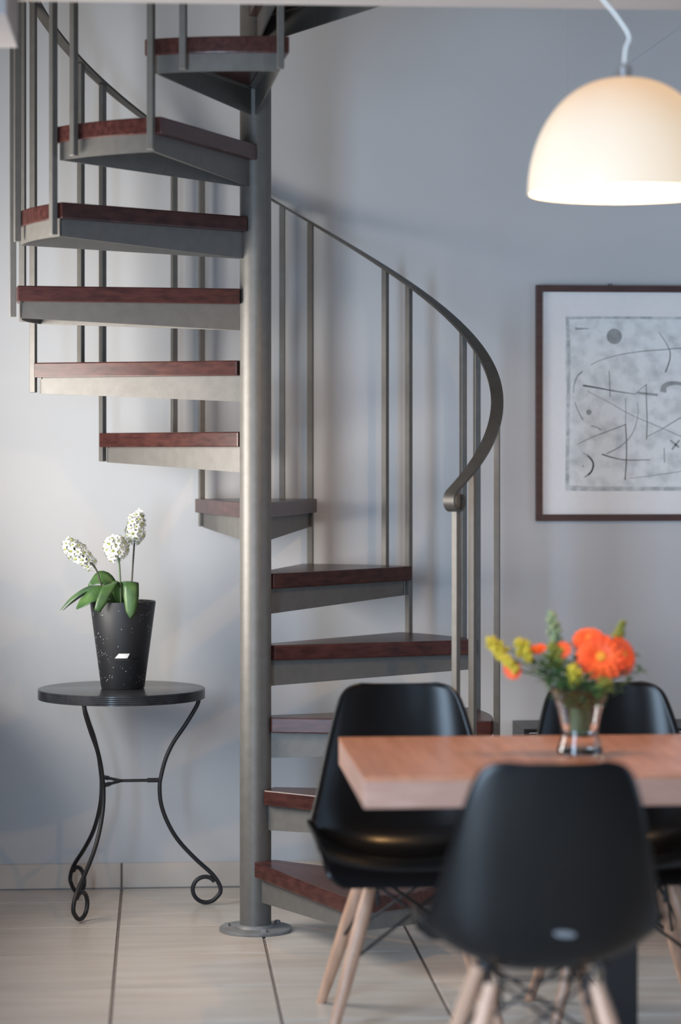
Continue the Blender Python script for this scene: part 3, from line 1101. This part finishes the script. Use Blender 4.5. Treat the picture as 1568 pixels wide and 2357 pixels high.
mk = MB()
stroke(mk, [(555, 925), (510, 965), (480, 1050), (475, 1120)], 8, 4)
stroke(mk, [(485, 1200), (520, 1290), (562, 1362)], 4, 7)
stroke(mk, [(630, 865), (720, 822), (860, 780), (1080, 742), (1320, 722), (1460, 712), (1700, 740)], 4, 7)
stroke(mk, [(560, 1050), (700, 1073), (860, 1102), (1040, 1128)], 15, 5)
stroke(mk, [(800, 915), (806, 1050), (808, 1150)], 5, 6)
stroke(mk, [(1040, 1128), (1090, 1080), (1145, 1040)], 4)
stroke(mk, [(1140, 1040), (1142, 1200), (1148, 1380), (1142, 1540)], 6, 8)
stroke(mk, [(950, 1400), (958, 1550), (958, 1720), (946, 1905)], 8, 9)
stroke(mk, [(510, 1582), (640, 1520), (760, 1475), (955, 1402)], 4, 7)
stroke(mk, [(635, 1415), (690, 1430), (728, 1455)], 5, 7)
stroke(mk, [(1060, 1200), (1062, 1330), (1010, 1490), (905, 1600), (775, 1668)], 3, 7)
stroke(mk, [(735, 1672), (830, 1702), (960, 1725), (1180, 1722)], 12, 5)
stroke(mk, [(1255, 565), (1320, 660), (1358, 745), (1352, 830), (1315, 930)], 4, 11)
stroke(mk, [(1150, 1512), (1290, 1440), (1450, 1345), (1640, 1260)], 4, 7)
stroke(mk, [(600, 1100), (820, 1215), (1000, 1315), (1260, 1425), (1460, 1510), (1700, 1600)], 3, 5)
stroke(mk, [(1305, 1615), (1308, 1750)], 5)
stroke(mk, [(990, 1890), (1200, 1865), (1460, 1828)], 3, 4)
stroke(mk, [(950, 1160), (952, 1280), (950, 1400)], 4)
stroke(mk, [(1600, 900), (1700, 1100), (1680, 1400)], 7, 5)
stroke(mk, [(1900, 700), (1850, 1000), (1950, 1300)], 7, 5)
stroke(mk, [(1750, 1500), (1900, 1700), (2200, 1650)], 6, 8)
mk.build('ink_lines', M['ink'], prn)
mg = MB()
disc(mg, 847, 605, 70)
disc(mg, 614, 1293, 25)
disc(mg, 562, 1780, 9)
stroke(mg, [(560, 1660), (625, 1700), (655, 1770), (630, 1840), (575, 1880)], 8, 12)
stroke(mg, [(600, 1685), (645, 1730), (655, 1775), (640, 1825), (605, 1860)], 18, 18)
stroke(mg, [(1295, 1110), (1305, 1060), (1360, 1030), (1450, 1032), (1500, 1060)], 58, 20)
stroke(mg, [(1360, 1545), (1440, 1610)], 18)
stroke(mg, [(1445, 1545), (1375, 1630)], 16)
stroke(mg, [(490, 537), (560, 537), (620, 537)], 22, 5)
stroke(mg, [(1060, 1115), (1150, 1125), (1245, 1135)], 18, 22)
disc(mg, 1800, 640, 40)
disc(mg, 2050, 1500, 55)
mg.build('ink_spots', M['ink_grey'], prn)
me_ = MB()
EX1, EY1 = 400 + PRW / U, 425 + PRH / U
stroke(me_, [(418, 440), (432, 800), (425, 1300), (415, 1990)], 30, 34)
stroke(me_, [(405, 440), (900, 436), (EX1 - 10, 440)], 24, 22)
stroke(me_, [(405, 1975), (800, 1985), (EX1 - 10, 1985)], 50, 30)
stroke(me_, [(EX1 - 15, 440), (EX1 - 18, 1990)], 30, 30)
for v in range(len(me_.v)):
    x, y, z = me_.v[v]
    me_.v[v] = (x, -0.01045 - 0.00004 * (v // 24), z)
me_.build('wash_border', M['ink_edge'], prn)
MB().add([(BAR, -0.0165, BAR), (FW - BAR, -0.0165, BAR), (FW - BAR, -0.0165, FH - BAR), (BAR, -0.0165, FH - BAR)], [(0, 1, 2, 3)]).build('glass_pane', M['pane'], pf)
hk = MB()
for s in (-1, 1):
    hk.tube([(0.264 + s * 0.004, -0.008, FH - 0.002), (0.264 + s * 0.005, -0.008, FH + 0.008)], 0.0016, 6)
hk.build('hanging_hook', M['iron'], pf)

# ------------------------------------------------------------------ low black cabinet by the wall
CX0, CX1, CY0, CY1, CZ = 0.930, 2.05, 0.500, 0.772, 0.572
cb = thing('media_cabinet', 'low black cabinet with silver slats standing against the wall behind the chairs', 'cabinet', ((CX0 + CX1) / 2, (CY0 + CY1) / 2, 0))
cw, cdp = CX1 - CX0, CY1 - CY0
MB().box((0, 0, CZ - 0.004), (cw, cdp, 0.008)).build('top', M['black_cab'], cb, bevel=0.001)
for s in (-1, 1):
    MB().box((s * (cw / 2 - 0.009), 0, (CZ - 0.008 + 0.10) / 2), (0.018, cdp, CZ - 0.008 - 0.10)).build('side_panel', M['black_cab'], cb)
    for t in (-1, 1):
        MB().box((s * (cw / 2 - 0.03), t * (cdp / 2 - 0.03), 0.05), (0.03, 0.03, 0.10)).build('foot', M['black_cab'], cb)
MB().box((0, 0.05, 0.33), (cw - 0.036, 0.01, 0.46)).build('back_panel', M['black_cab'], cb)
MB().box((0, 0, 0.108), (cw - 0.036, cdp, 0.016)).build('bottom_panel', M['black_cab'], cb)
for k in range(28):
    MB().box((0, -cdp / 2 + 0.012, CZ - 0.013 - k * 0.0115 - 0.002), (cw - 0.036, 0.012, 0.0042)).build('slat', M['silver'], cb)

# ------------------------------------------------------------------ unseen chest added to shade the lower left wall, just outside the frame
ac = thing('shading_chest', 'unseen dark wooden chest with a flat lid, added to shade the lower left wall', 'chest', (-1.215, 0.44, 0))
MB().box((0, 0, 0.37), (0.46, 0.60, 0.62)).build('body', M['frame_wood'], ac, bevel=0.006)
MB().box((0, 0, 0.695), (0.49, 0.64, 0.03)).build('lid', M['frame_wood'], ac, bevel=0.004)
for s in (-1, 1):
    for t in (-1, 1):
        MB().box((t * 0.19, s * 0.25, 0.03), (0.05, 0.05, 0.06)).build('foot', M['black_leg'], ac)
